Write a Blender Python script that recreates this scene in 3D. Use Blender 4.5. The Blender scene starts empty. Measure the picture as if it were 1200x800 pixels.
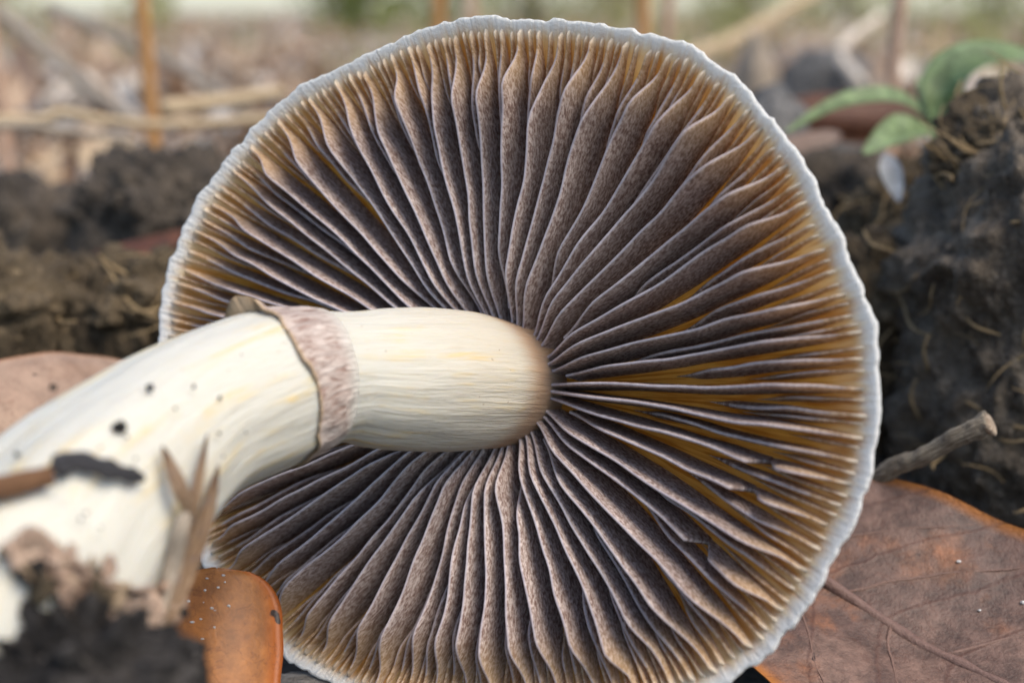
import bpy, bmesh, math, random
import numpy as np
from mathutils import Vector

# ------------------------------------------------------------------ camera, light, exposure
CM = 0.01                                   # everything below is written in centimetres
rng = np.random.default_rng(11); random.seed(11)
scene = bpy.context.scene
COL = scene.collection
PITCH = math.radians(13.0); FPX = 1667.0; FOCUS = 9.75
FW = np.array([0, math.cos(PITCH), -math.sin(PITCH)]); UP = np.array([0, math.sin(PITCH), math.cos(PITCH)]); RT = np.array([1.0, 0, 0])
CAM = np.array([0, 0, 2.55]) - 10.0 * FW
cam = bpy.data.cameras.new('camera'); cam_o = bpy.data.objects.new('camera', cam); COL.objects.link(cam_o)
cam_o.location = Vector(CAM * CM); cam_o.rotation_euler = (math.radians(90) - PITCH, 0, 0)
cam.sensor_width = 36; cam.lens = 36 * FPX / 1200; cam.clip_start = 0.002; cam.clip_end = 2000
cam.dof.use_dof = True; cam.dof.focus_distance = FOCUS * CM; cam.dof.aperture_fstop = 26
scene.camera = cam_o

SUN_DIR = np.array([0.46, -0.36, 0.80]); SUN_DIR /= np.linalg.norm(SUN_DIR)
world = bpy.data.worlds.new('World'); scene.world = world; world.use_nodes = True
wt = world.node_tree; wt.nodes.clear()
sky = wt.nodes.new('ShaderNodeTexSky'); sky.sky_type = 'NISHITA'; sky.sun_disc = False
sky.sun_elevation = math.asin(SUN_DIR[2]); sky.sun_rotation = math.atan2(SUN_DIR[0], SUN_DIR[1])
sky.air_density = 1.0; sky.dust_density = 1.2; sky.ozone_density = 1.0
bg = wt.nodes.new('ShaderNodeBackground'); bg.inputs['Strength'].default_value = 0.105
wo = wt.nodes.new('ShaderNodeOutputWorld')
wt.links.new(sky.outputs[0], bg.inputs[0]); wt.links.new(bg.outputs[0], wo.inputs[0])
sun = bpy.data.lights.new('sun', 'SUN'); sun.energy = 1.5; sun.angle = math.radians(40); sun.color = (1, 0.89, 0.73)
sun_o = bpy.data.objects.new('sun', sun); COL.objects.link(sun_o)
sun_o.rotation_euler = Vector(-SUN_DIR).to_track_quat('-Z', 'Y').to_euler()
vs = scene.view_settings; vs.view_transform = 'Standard'; vs.look = 'None'; vs.gamma = 1; vs.exposure = 1.36; vs.use_curve_mapping = False
scene.render.engine = 'CYCLES'; cy = scene.cycles
cy.use_denoising = True; cy.max_bounces = 6; cy.diffuse_bounces = 5; cy.transmission_bounces = 6; cy.transparent_max_bounces = 6
cy.sample_clamp_indirect = 6

# ------------------------------------------------------------------ helpers
def at(px, py, d):
    """a point d cm in front of the lens, given by where it shows in a 1200 x 800 picture"""
    return CAM + d * (FW + RT * (px - 600) / FPX + UP * (400 - py) / FPX)

def nrm(v): v = np.asarray(v, float); return v / (np.linalg.norm(v) + 1e-12)
def sstep(a, b, x):
    t = np.clip((np.asarray(x, float) - a) / (b - a), 0, 1); return t * t * (3 - 2 * t)

_T = rng.random((64, 64, 64))
def vnoise(p):
    p = np.asarray(p, float); i = np.floor(p).astype(int); f = p - i; f = f * f * (3 - 2 * f); i &= 63; j = (i + 1) & 63
    g = lambda a, b, c: _T[a, b, c]
    x0, y0, z0 = i[..., 0], i[..., 1], i[..., 2]; x1, y1, z1 = j[..., 0], j[..., 1], j[..., 2]
    fx, fy, fz = f[..., 0], f[..., 1], f[..., 2]
    a = g(x0, y0, z0) * (1 - fx) + g(x1, y0, z0) * fx; b = g(x0, y1, z0) * (1 - fx) + g(x1, y1, z0) * fx
    c = g(x0, y0, z1) * (1 - fx) + g(x1, y0, z1) * fx; d = g(x0, y1, z1) * (1 - fx) + g(x1, y1, z1) * fx
    return ((a * (1 - fy) + b * fy) * (1 - fz) + (c * (1 - fy) + d * fy) * fz) * 2 - 1
def fbm(p, o=4, g=0.5):
    p = np.asarray(p, float); s = np.zeros(p.shape[:-1]); a = 1.0
    for k in range(o): s += a * vnoise(p * 2 ** k + 7.3 * k); a *= g
    return s

ORG = {}
def setp(o, label=None, cat=None, group=None, kind=None):
    if label: o['label'] = label
    if cat: o['category'] = cat
    if group: o['group'] = group
    if kind: o['kind'] = kind
    return o
def thing(name, origin, label, cat, group=None):
    o = bpy.data.objects.new(name, None); COL.objects.link(o); o.empty_display_size = 0.005
    o.location = Vector(np.asarray(origin, float) * CM); ORG[o] = np.asarray(origin, float)
    return setp(o, label, cat, group)
def mk(name, V, F, mat, parent=None, origin=None, attrs=None, smooth=True, edges=()):
    V = np.asarray(V, float)
    if origin is None: origin = np.array([V[:, 0].mean(), V[:, 1].mean(), V[:, 2].min()])
    origin = np.asarray(origin, float)
    me = bpy.data.meshes.new(name); me.from_pydata(((V - origin) * CM).tolist(), [], [list(map(int, f)) for f in F]); me.update()
    if smooth: me.polygons.foreach_set('use_smooth', np.ones(len(me.polygons), bool))
    for k, a in (attrs or {}).items():
        t = me.attributes.new(k, 'FLOAT', 'POINT'); t.data.foreach_set('value', np.asarray(a, np.float32).ravel())
    me.materials.append(mat)
    o = bpy.data.objects.new(name, me); COL.objects.link(o); ORG[o] = origin
    if parent: o.parent = parent; o.location = Vector((origin - ORG[parent]) * CM)
    else: o.location = Vector(origin * CM)
    return o
def copy_of(o, parent=None, loc=None, rot=None, sc=None):
    c = o.copy(); COL.objects.link(c); c.parent = parent
    if loc is not None: c.location = Vector(np.asarray(loc, float) * CM)
    if rot is not None: c.rotation_euler = rot
    if sc is not None: c.scale = (sc, sc, sc) if np.isscalar(sc) else sc
    return c
def catmull(pts, n):
    pts = np.asarray(pts, float); P = np.vstack([2 * pts[0] - pts[1], pts, 2 * pts[-1] - pts[-2]])
    out = []
    for t in np.linspace(0, len(pts) - 1 - 1e-9, n):
        i = int(t); f = t - i; a, b, c, d = P[i:i + 4]
        out.append(0.5 * (2 * b + (c - a) * f + (2 * a - 5 * b + 4 * c - d) * f * f + (3 * b - 3 * c + d - a) * f ** 3))
    return np.array(out)
def frames(path, ref=(0, 0, 1)):
    t = np.gradient(path, axis=0); t /= np.linalg.norm(t, axis=1)[:, None]
    ref = np.asarray(ref, float); n1 = ref - (t @ ref)[:, None] * t
    bad = np.linalg.norm(n1, axis=1) < 0.1
    if bad.any(): n1[bad] = np.array([0, 1.0, 0]) - (t[bad] @ np.array([0, 1.0, 0]))[:, None] * t[bad]
    n1 /= np.linalg.norm(n1, axis=1)[:, None]
    return t, n1, np.cross(t, n1)
def grid_faces(n, m, wrap=False, off=0):
    F = []
    for i in range(n - 1):
        for j in range(m if wrap else m - 1):
            k = (j + 1) % m
            F.append((off + i * m + j, off + i * m + k, off + (i + 1) * m + k, off + (i + 1) * m + j))
    return F
def tube(path, rad, seg=10, rough=0.0, freq=3.0, seed=0.0, ref=(0, 0, 1), flat=1.0):
    path = np.asarray(path, float); n = len(path); rad = np.broadcast_to(np.asarray(rad, float), (n,))
    t, n1, n2 = frames(path, ref)
    a = np.arange(seg) * 2 * np.pi / seg
    dirs = np.cos(a)[None, :, None] * n1[:, None, :] * flat + np.sin(a)[None, :, None] * n2[:, None, :]
    V = path[:, None, :] + dirs * rad[:, None, None]
    if rough: V = V + dirs * (rad[:, None] * rough * fbm(V * freq + seed, 3))[..., None]
    V = V.reshape(-1, 3)
    F = grid_faces(n, seg, True)
    V = np.vstack([V, path[0], path[-1]]); c0, c1 = n * seg, n * seg + 1
    for j in range(seg):
        k = (j + 1) % seg
        F.append((c0, k, j)); F.append((c1, (n - 1) * seg + j, (n - 1) * seg + k))
    s = np.concatenate([[0], np.cumsum(np.linalg.norm(np.diff(path, axis=0), axis=1))])
    S = np.append(np.repeat(s, seg), [s[0], s[-1]]); A = np.append(np.tile(a, n), [0, 0])
    return V, F, {'s': S, 'ang': A}
def leaf_mesh(O, a, b, n, L, W, nx=28, ny=13, curl=0.0, bend=0.0, fold=0.0, wave=0.0, thick=0.02, shape='oval', seed=0.0, w1=1.0):
    """closed thin leaf: starts at O, runs along a, half width W across b, n the upper normal"""
    a, b, n = nrm(a), nrm(b), nrm(n)
    lu = np.linspace(0, 1, nx); lv = np.linspace(-1, 1, ny)
    if shape == 'oval': pf = np.sin(np.pi * np.clip(lu * 0.96 + 0.02, 0, 1)) ** 0.62
    elif shape == 'blunt': pf = np.clip(1 - np.abs(lu) ** 11, 0, 1) ** 0.45 * (0.8 + 0.2 * np.sin(lu * 2.2))
    elif shape == 'lance': pf = np.sin(np.pi * np.clip(lu ** 0.8 * 0.97 + 0.015, 0, 1)) ** 0.8
    else: pf = np.clip(np.sin(np.pi * lu ** 1.6), 0.03, 1) ** 0.7
    pf = np.maximum(pf, 0.02)
    U, Vv = np.meshgrid(lu, lv, indexing='ij')
    edge = 1 + 0.035 * vnoise(np.stack([U * 9 + seed, np.sign(Vv) * 3 + seed, U * 0 + seed], -1)) * np.abs(Vv)
    x = U * L; y = Vv * W * pf[:, None] * edge * np.where(Vv > 0, 1, w1)
    if bend:
        R = L / bend; z0 = R * (np.cos(U * bend) - 1); x = R * np.sin(U * bend)
    else: z0 = 0 * U
    z = z0 + curl * (np.abs(y) / W) ** 2 * W + fold * np.abs(y) + wave * fbm(np.stack([x * 1.1 + seed, y * 1.1, 0 * x + seed], -1), 2)
    P = O + x[..., None] * a + y[..., None] * b + z[..., None] * n
    th = thick * (1 - 0.6 * np.abs(Vv) ** 4)
    T = P.reshape(-1, 3); B = (P - th[..., None] * n).reshape(-1, 3); N = nx * ny
    F = [f[::-1] for f in grid_faces(nx, ny)] + grid_faces(nx, ny, off=N)
    for i in range(nx - 1):
        p, q = i * ny, (i + 1) * ny; F.append((p, q, N + q, N + p))
        p, q = i * ny + ny - 1, (i + 1) * ny + ny - 1; F.append((q, p, N + p, N + q))
    for j in range(ny - 1):
        F.append((j + 1, j, N + j, N + j + 1)); p = (nx - 1) * ny; F.append((p + j, p + j + 1, N + p + j + 1, N + p + j))
    at_ = {'lu': np.tile(U.ravel(), 2), 'lv': np.tile(Vv.ravel(), 2)}
    return np.vstack([T, B]), F, at_, P

# ------------------------------------------------------------------ materials (procedural)
class Mat:
    def __init__(s, name):
        s.m = bpy.data.materials.new(name); s.m.use_nodes = True; s.t = s.m.node_tree; s.t.nodes.clear()
        s.out = s.t.nodes.new('ShaderNodeOutputMaterial'); s.b = s.t.nodes.new('ShaderNodeBsdfPrincipled')
        s.t.links.new(s.b.outputs[0], s.out.inputs[0])
        tc = s.t.nodes.new('ShaderNodeTexCoord'); s.cm = s.vm('SCALE', tc.outputs['Object'], sc=100.0)
    def put(s, sock, v):
        if hasattr(v, 'is_linked'): s.t.links.new(v, sock)
        elif isinstance(v, (tuple, list)): sock.default_value = tuple(v) + ((1,) if len(v) == 3 and len(sock.default_value) == 4 else ())
        else: sock.default_value = v
    def vm(s, op, a, b=None, sc=None):
        n = s.t.nodes.new('ShaderNodeVectorMath'); n.operation = op; s.put(n.inputs[0], a)
        if b is not None: s.put(n.inputs[1], b)
        if sc is not None: s.put(n.inputs['Scale'], sc)
        return n.outputs[0]
    def at(s, name):
        n = s.t.nodes.new('ShaderNodeAttribute'); n.attribute_name = name; return n.outputs['Fac']
    def xyz(s, x, y, z):
        n = s.t.nodes.new('ShaderNodeCombineXYZ')
        for k, v in enumerate((x, y, z)): s.put(n.inputs[k], v)
        return n.outputs[0]
    def ma(s, op, a, b=0.0, clamp=False):
        n = s.t.nodes.new('ShaderNodeMath'); n.operation = op; n.use_clamp = clamp; s.put(n.inputs[0], a); s.put(n.inputs[1], b); return n.outputs[0]
    def step(s, v, lo, hi, a=0.0, b=1.0):
        n = s.t.nodes.new('ShaderNodeMapRange'); n.interpolation_type = 'SMOOTHSTEP'; s.put(n.inputs[0], v)
        for k, q in zip((1, 2, 3, 4), (lo, hi, a, b)): n.inputs[k].default_value = q
        return n.outputs[0]
    def noise(s, sc, det=4.0, rough=0.55, vec=None, dist=0.0):
        n = s.t.nodes.new('ShaderNodeTexNoise'); s.put(n.inputs['Vector'], vec if vec is not None else s.cm)
        n.inputs['Scale'].default_value = sc; n.inputs['Detail'].default_value = det; n.inputs['Roughness'].default_value = rough; n.inputs['Distortion'].default_value = dist
        return n.outputs['Fac']
    def vor(s, sc, vec=None, feat='F1'):
        n = s.t.nodes.new('ShaderNodeTexVoronoi'); n.feature = feat; s.put(n.inputs['Vector'], vec if vec is not None else s.cm); n.inputs['Scale'].default_value = sc
        return n.outputs['Distance']
    def ramp(s, f, stops):
        n = s.t.nodes.new('ShaderNodeValToRGB'); s.put(n.inputs[0], f); e = n.color_ramp.elements
        while len(e) < len(stops): e.new(0.5)
        for q, (p, c) in zip(e, stops): q.position = p; q.color = (*c, 1)
        return n.outputs[0]
    def mix(s, f, a, b, mode='MIX'):
        n = s.t.nodes.new('ShaderNodeMix'); n.data_type = 'RGBA'; n.blend_type = mode
        s.put(n.inputs[0], f); s.put(n.inputs[6], a); s.put(n.inputs[7], b); return n.outputs[2]
    def rnd(s):
        return s.t.nodes.new('ShaderNodeObjectInfo').outputs['Random']
    def bump(s, h, strength=0.5, dist=0.02):
        n = s.t.nodes.new('ShaderNodeBump'); n.inputs['Strength'].default_value = strength; n.inputs['Distance'].default_value = dist * CM
        s.put(n.inputs['Height'], h); s.t.links.new(n.outputs[0], s.b.inputs['Normal']); s.nrm = n.outputs[0]
        return s
    def fin(s, col, rough=0.7, spec=0.3, trans=0.0, tcol=None, sss=0.0, srad=(1, .6, .3), sscale=0.05):
        s.put(s.b.inputs['Base Color'], col); s.put(s.b.inputs['Roughness'], rough); s.b.inputs['Specular IOR Level'].default_value = spec
        if sss:
            s.b.inputs['Subsurface Weight'].default_value = sss; s.b.inputs['Subsurface Radius'].default_value = srad; s.b.inputs['Subsurface Scale'].default_value = sscale * CM
        if not (isinstance(trans, float) and trans == 0.0):
            tr = s.t.nodes.new('ShaderNodeBsdfTranslucent'); s.put(tr.inputs['Color'], tcol if tcol is not None else col)
            mx = s.t.nodes.new('ShaderNodeMixShader'); s.put(mx.inputs[0], trans)
            s.t.links.new(s.b.outputs[0], mx.inputs[1]); s.t.links.new(tr.outputs[0], mx.inputs[2]); s.t.links.new(mx.outputs[0], s.out.inputs[0])
        return s.m

def m_soil(name, dark, mid, light, sc=1.0, rough=0.9):
    k = Mat(name); n1 = k.noise(1.3 * sc, 6, 0.62); n2 = k.noise(9 * sc, 5, 0.7); v = k.vor(14 * sc)
    c = k.ramp(n1, [(0.3, dark), (0.52, mid), (0.75, light)])
    c = k.mix(k.step(n2, 0.56, 0.72), c, tuple(min(1, 1.5 * q) for q in light)); c = k.mix(k.step(n2, 0.44, 0.30), c, tuple(0.45 * q for q in dark))
    k.bump(k.ma('ADD', n2, k.ma('MULTIPLY', v, 0.6)), 0.9, 0.06)
    return k.fin(c, rough, 0.25)
SOIL = m_soil('soil_dark', (0.022, 0.018, 0.014), (0.075, 0.060, 0.046), (0.15, 0.118, 0.085))
SOIL_GREY = m_soil('soil_grey', (0.062, 0.048, 0.035), (0.135, 0.108, 0.080), (0.22, 0.178, 0.132), 1.6, 0.95)
SOIL_BROWN = m_soil('soil_brown', (0.03, 0.022, 0.014), (0.085, 0.062, 0.036), (0.17, 0.125, 0.075), 1.2)
SOIL_BLACK = m_soil('soil_black', (0.008, 0.007, 0.006), (0.022, 0.019, 0.017), (0.10, 0.088, 0.08), 1.8)

def m_ground():
    k = Mat('ground_soil'); n1 = k.noise(0.35, 6, 0.6); n2 = k.noise(4, 6, 0.7)
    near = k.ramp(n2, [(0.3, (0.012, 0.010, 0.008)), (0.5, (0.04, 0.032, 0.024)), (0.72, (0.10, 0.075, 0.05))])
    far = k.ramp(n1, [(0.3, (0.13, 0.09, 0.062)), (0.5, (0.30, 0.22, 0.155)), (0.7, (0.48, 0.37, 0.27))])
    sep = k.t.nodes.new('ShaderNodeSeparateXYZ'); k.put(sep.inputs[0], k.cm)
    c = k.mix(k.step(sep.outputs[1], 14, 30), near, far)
    k.bump(n2, 0.8, 0.1); return k.fin(c, 0.95, 0.2)
GROUND = m_ground()

def m_gill():
    k = Mat('gill_tissue'); rad, hgt, gid, gv, gu = (k.at(q) for q in ('rad', 'hgt', 'gid', 'gv', 'gu'))
    vec = k.xyz(k.ma('MULTIPLY', rad, 0.75), hgt, k.ma('MULTIPLY', gid, 13.7))
    n = k.noise(38, 3, 0.7, vec, 0.3); n2 = k.noise(4.5, 3, 0.5, vec)
    c = k.ramp(n, [(0.38, (0.225, 0.14, 0.115)), (0.50, (0.44, 0.335, 0.29)), (0.62, (0.70, 0.59, 0.54))])
    c = k.mix(k.step(n2, 0.35, 0.7, 0.0, 0.5), c, k.mix(0.5, c, (0.20, 0.16, 0.15)))
    c = k.mix(k.step(gid, 199.0, 200.0, 0.0, 0.7), c, (0.58, 0.42, 0.28))
    c = k.mix(k.step(gu, 0.74, 0.93), c, k.mix(k.step(n, 0.4, 0.6), (0.56, 0.37, 0.20), (0.78, 0.60, 0.42)))
    c = k.mix(k.step(gu, 0.925, 0.975), c, (0.84, 0.77, 0.65))
    c = k.mix(k.step(gv, 0.97, 0.995, 0.0, 0.8), c, (0.56, 0.50, 0.52))
    k.bump(n, 0.25, 0.012)
    return k.fin(c, 0.65, 0.25, trans=k.step(gu, 0.5, 0.92, 0.18, 0.5))
GILL = m_gill()
def m_cap():
    k = Mat('cap_flesh'); gu, th, top = k.at('gu'), k.at('th'), k.at('top')
    f = k.noise(1.0, 3, 0.6, k.xyz(k.ma('MULTIPLY', th, 30.0), k.ma('MULTIPLY', gu, 3.0), 0.0))
    n = k.noise(14, 4, 0.6); g = k.noise(1.0, 2, 0.6, k.xyz(k.ma('MULTIPLY', th, 62.0), k.ma('MULTIPLY', gu, 5.0), 3.0))
    c = k.mix(k.step(g, 0.36, 0.6), (0.60, 0.27, 0.04), (0.90, 0.56, 0.14))
    c = k.mix(k.step(gu, 0.84, 0.94), c, k.mix(k.step(g, 0.36, 0.62), (0.66, 0.36, 0.12), (0.95, 0.72, 0.40)))
    c = k.mix(k.step(k.ma('ADD', gu, k.ma('MULTIPLY', k.ma('SUBTRACT', f, 0.5), 0.06)), 0.94, 0.995), c, k.mix(n, (0.90, 0.88, 0.83), (0.97, 0.96, 0.92)))
    c = k.mix(k.ma('MULTIPLY', top, k.step(gu, 0.97, 0.80)), c, k.mix(n, (0.55, 0.33, 0.12), (0.72, 0.5, 0.24)))
    k.bump(k.ma('ADD', k.ma('MULTIPLY', g, 0.8), k.ma('MULTIPLY', k.noise(34, 4, 0.75), 0.8)), 0.9, 0.04)
    return k.fin(c, 0.6, 0.3, trans=k.step(gu, 0.93, 0.98, 0.60, 0.30))
CAP = m_cap()
def m_stem():
    k = Mat('stem_flesh'); s, a = k.at('s'), k.at('ang')
    vec = k.xyz(k.ma('MULTIPLY', k.ma('SINE', a), 1.0), k.ma('MULTIPLY', k.ma('COSINE', a), 1.0), k.ma('MULTIPLY', s, 0.16))
    f = k.noise(7, 5, 0.6, vec, 0.3); f2 = k.noise(22, 4, 0.6, vec); b = k.noise(1.6, 4, 0.6)
    c = k.mix(f2, (0.50, 0.465, 0.37), (0.60, 0.58, 0.515))
    yel = k.ma('MULTIPLY', k.step(f, 0.50, 0.66), k.step(b, 0.38, 0.58))
    c = k.mix(k.ma('MULTIPLY', yel, 0.8), c, (0.62, 0.46, 0.19))
    c = k.mix(k.ma('MULTIPLY', k.step(f2, 0.56, 0.74), 0.35), c, (0.50, 0.39, 0.25))
    c = k.mix(k.step(k.ma('ADD', s, k.ma('MULTIPLY', f, -0.12)), 0.34, 0.02), c, (0.36, 0.20, 0.11))
    c = k.mix(k.ma('MULTIPLY', k.step(s, 1.6, 0.5), 0.3), c, (0.55, 0.46, 0.34))
    dirt = k.ma('MULTIPLY', k.step(k.noise(2.6, 6, 0.72), 0.56, 0.72), k.step(s, 3.2, 4.6)); c = k.mix(k.ma('MULTIPLY', dirt, 0.55), c, (0.36, 0.27, 0.17))
    c = k.mix(k.step(k.noise(26, 2, 0.4), 0.74, 0.78, 0, 0.7), c, (0.25, 0.17, 0.10))
    k.bump(k.ma('ADD', f, k.ma('MULTIPLY', f2, 0.8)), 0.5, 0.045)
    return k.fin(c, 0.5, 0.35, sss=0.5, srad=(1, 0.75, 0.45), sscale=0.12)
STEM = m_stem()
def m_ring():
    k = Mat('ring_membrane'); s, a, e = k.at('s'), k.at('ang'), k.at('rim')
    vec = k.xyz(k.ma('MULTIPLY', a, 2.2), k.ma('MULTIPLY', s, 0.9), 0.0); f = k.noise(7.5, 4, 0.65, vec, 0.9); n = k.noise(3, 4, 0.6)
    c = k.mix(k.step(f, 0.36, 0.62), (0.29, 0.18, 0.14), (0.62, 0.51, 0.44))
    c = k.mix(k.step(n, 0.45, 0.7, 0, 0.6), c, (0.70, 0.62, 0.55))
    c = k.mix(k.step(k.ma('ADD', e, k.ma('MULTIPLY', n, 0.35)), 0.52, 0.16), c, (0.66, 0.62, 0.54)); c = k.mix(k.step(e, 0.90, 0.99), c, (0.50, 0.35, 0.21))
    k.bump(f, 0.8, 0.04); return k.fin(c, 0.6, 0.3, trans=0.12)
RING = m_ring()
def m_leaf(name, c1, c2, c3, rim, veinc, rough=0.55, spots=True, trans=0.12, rimw=0.10, gloss=0.4, mott=0.7, herring=0, relief=0.55):
    k = Mat(name); lu, lv = k.at('lu'), k.at('lv')
    n1 = k.noise(0.9, 5, 0.6); n2 = k.noise(6, 6, 0.7); n3 = k.noise(40, 3, 0.6)
    c = k.mix(k.step(n1, 0.35, 0.68), c1, c2); c = k.mix(k.step(k.noise(1.7, 4, 0.6, k.vm('ADD', k.cm, (3.1, 7.7, 1.3))), 0.52, 0.72, 0, 0.85), c, c3)
    c = k.mix(mott, c, k.mix(k.step(n2, 0.3, 0.7), (0.2, 0.2, 0.2), (0.8, 0.8, 0.8)), 'OVERLAY'); c = k.mix(0.3, c, k.mix(n3, (0.2, 0.2, 0.2), (0.85, 0.85, 0.85)), 'OVERLAY')
    al = k.ma('ABSOLUTE', lv)
    c = k.mix(k.step(al, 1 - rimw, 1.0), c, rim)
    if spots:
        c = k.mix(k.step(k.noise(5.5, 2, 0.4, k.vm('ADD', k.cm, (9.1, 2.7, 4.4))), 0.73, 0.77), c, (0.025, 0.015, 0.012))
    wv = k.ma('ABSOLUTE', k.ma('SUBTRACT', k.noise(3.2, 4, 0.6, k.vm('ADD', k.cm, (1.7, 4.1, 2.2)), 0.8), 0.5))
    vein = k.step(wv, 0.014, 0.0)
    c = k.mix(k.ma('MULTIPLY', vein, 0.45), c, veinc)
    hb = k.ma('FRACT', k.ma('MULTIPLY', k.ma('ADD', k.ma('SUBTRACT', lu, k.ma('MULTIPLY', k.ma('POWER', al, 1.3), 0.13)), k.ma('MULTIPLY', n1, 0.06)), herring if herring else 1.0))
    hv = k.ma('MULTIPLY', k.step(k.ma('ABSOLUTE', k.ma('SUBTRACT', hb, 0.5)), 0.055, 0.0), 0.5 if herring else 0.0)
    c = k.mix(hv, c, veinc)
    k.bump(k.ma('ADD', k.ma('ADD', n2, k.ma('MULTIPLY', n3, 0.5)), k.ma('ADD', k.ma('MULTIPLY', vein, -0.10), k.ma('MULTIPLY', hv, 0.6))), relief, 0.03)
    return k.fin(c, rough, gloss, trans=trans)
LEAF_BIG = m_leaf('leaf_brown_purple', (0.095, 0.055, 0.042), (0.19, 0.115, 0.085), (0.235, 0.095, 0.042), (0.42, 0.155, 0.035), (0.10, 0.045, 0.03), 0.5, herring=11.0)
LEAF_ORANGE = m_leaf('leaf_glossy_orange', (0.27, 0.095, 0.02), (0.36, 0.14, 0.033), (0.17, 0.06, 0.016), (0.34, 0.085, 0.010), (0.13, 0.04, 0.012), 0.48, gloss=0.4, rimw=0.35, mott=0.4, relief=0.16)
LEAF_TAN = m_leaf('leaf_pink_tan', (0.30, 0.195, 0.135), (0.38, 0.26, 0.18), (0.29, 0.18, 0.115), (0.30, 0.14, 0.07), (0.2, 0.1, 0.06), 0.6, mott=0.3, relief=0.2)
LEAF_RED = m_leaf('leaf_red_brown', (0.085, 0.028, 0.012), (0.125, 0.045, 0.018), (0.075, 0.026, 0.012), (0.2, 0.09, 0.045), (0.1, 0.03, 0.01), 0.45, trans=0.25)
LEAF_GREEN = m_leaf('leaf_green', (0.16, 0.22, 0.09), (0.23, 0.30, 0.14), (0.28, 0.35, 0.19), (0.22, 0.29, 0.15), (0.2, 0.32, 0.12), 0.45, spots=False, trans=0.3)
LEAF_GREY = m_leaf('leaf_pale_grey', (0.22, 0.23, 0.23), (0.30, 0.31, 0.31), (0.25, 0.25, 0.25), (0.36, 0.36, 0.36), (0.28, 0.28, 0.28), 0.6, spots=False)
def m_vein(name, c1, c2):
    k = Mat(name); n = k.noise(12, 5, 0.7); k.bump(n, 0.7, 0.03); return k.fin(k.mix(n, c1, c2), 0.6, 0.3)
RIB_DARK = m_vein('midrib_dark', (0.07, 0.035, 0.028), (0.24, 0.15, 0.12)); VEIN_SOFT = m_vein('vein_soft', (0.12, 0.07, 0.055), (0.20, 0.12, 0.09))
def m_wood(name, c1, c2, sc=1.0, b=0.8):
    k = Mat(name); s, a = k.at('s'), k.at('ang')
    vec = k.xyz(k.ma('MULTIPLY', k.ma('SINE', a), 1.0), k.ma('COSINE', a), k.ma('MULTIPLY', s, 1.2)); f = k.noise(5 * sc, 5, 0.7, vec, 0.5); n = k.noise(24, 4, 0.7)
    c = k.mix(k.step(f, 0.36, 0.64), c1, c2); c = k.mix(0.5, c, k.mix(n, (0.15, 0.15, 0.15), (0.85, 0.85, 0.85)), 'OVERLAY')
    k.bump(k.ma('ADD', f, n), b, 0.03); return k.fin(c, 0.8, 0.25)
TWIG = m_wood('twig_bark', (0.12, 0.095, 0.068), (0.30, 0.255, 0.19)); TWIG_END = m_wood('twig_pith', (0.30, 0.22, 0.15), (0.48, 0.38, 0.28))
TWIG_GREY = m_wood('twig_grey', (0.12, 0.105, 0.09), (0.22, 0.2, 0.175)); BARK = m_wood('bark_sliver', (0.018, 0.016, 0.015), (0.10, 0.095, 0.10))
STICK = m_wood('stick_brown', (0.13, 0.062, 0.03), (0.23, 0.12, 0.06))
STRAW = m_wood('straw_tan', (0.30, 0.21, 0.12), (0.50, 0.39, 0.25), 1, 0.4); STRAW_PALE = m_wood('straw_pale', (0.44, 0.36, 0.28), (0.64, 0.56, 0.46), 1, 0.4)
STALK_ORANGE = m_wood('stalk_orange', (0.33, 0.16, 0.055), (0.46, 0.25, 0.10), 1, 0.4); STALK_PINK = m_wood('stalk_pink', (0.36, 0.22, 0.15), (0.5, 0.34, 0.24), 1, 0.4)
STALK_GREY = m_wood('stalk_grey', (0.24, 0.19, 0.14), (0.36, 0.30, 0.23), 1, 0.4)
def m_husk():
    k = Mat('husk_tan'); s, a = k.at('s'), k.at('ang'); f = k.noise(3.2, 4, 0.7, k.xyz(k.ma('MULTIPLY', a, 2.6), k.ma('MULTIPLY', s, 0.5), 0.0), 0.4); n = k.noise(9, 4, 0.7)
    c = k.mix(k.step(f, 0.38, 0.62), (0.20, 0.10, 0.045), (0.58, 0.40, 0.25)); c = k.mix(k.step(n, 0.50, 0.68, 0, 0.8), c, (0.30, 0.22, 0.19)); c = k.mix(k.step(s, 1.55, 1.95), c, (0.16, 0.085, 0.05))
    k.bump(f, 0.8, 0.04); return k.fin(c, 0.6, 0.35, trans=0.2)
HUSK = m_husk()
HUSK_DULL = m_wood('husk_dull', (0.18, 0.12, 0.07), (0.38, 0.28, 0.18), 1, 0.5)
FIBRE = m_wood('fibre_tan', (0.16, 0.105, 0.05), (0.36, 0.26, 0.14), 1, 0.3)
def m_tint(name, stops, trans=0.15):
    k = Mat(name); n = k.noise(3, 3, 0.6); c = k.ramp(k.at('tint'), stops); c = k.mix(0.4, c, k.mix(n, (0.2, 0.2, 0.2), (0.8, 0.8, 0.8)), 'OVERLAY'); return k.fin(c, 0.7, 0.3, trans=trans)
LITTER = m_tint('litter', [(0.0, (0.10, 0.06, 0.035)), (0.25, (0.28, 0.16, 0.09)), (0.5, (0.42, 0.30, 0.21)), (0.75, (0.5, 0.40, 0.30)), (0.92, (0.36, 0.36, 0.36)), (1.0, (0.62, 0.56, 0.5))])
GREENS = m_tint('grass', [(0.0, (0.11, 0.15, 0.035)), (0.4, (0.26, 0.29, 0.08)), (1.0, (0.52, 0.45, 0.24))], 0.35)
STONE = m_soil('stone_dark', (0.06, 0.056, 0.052), (0.11, 0.104, 0.098), (0.18, 0.17, 0.16), 0.7, 0.8)
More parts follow.
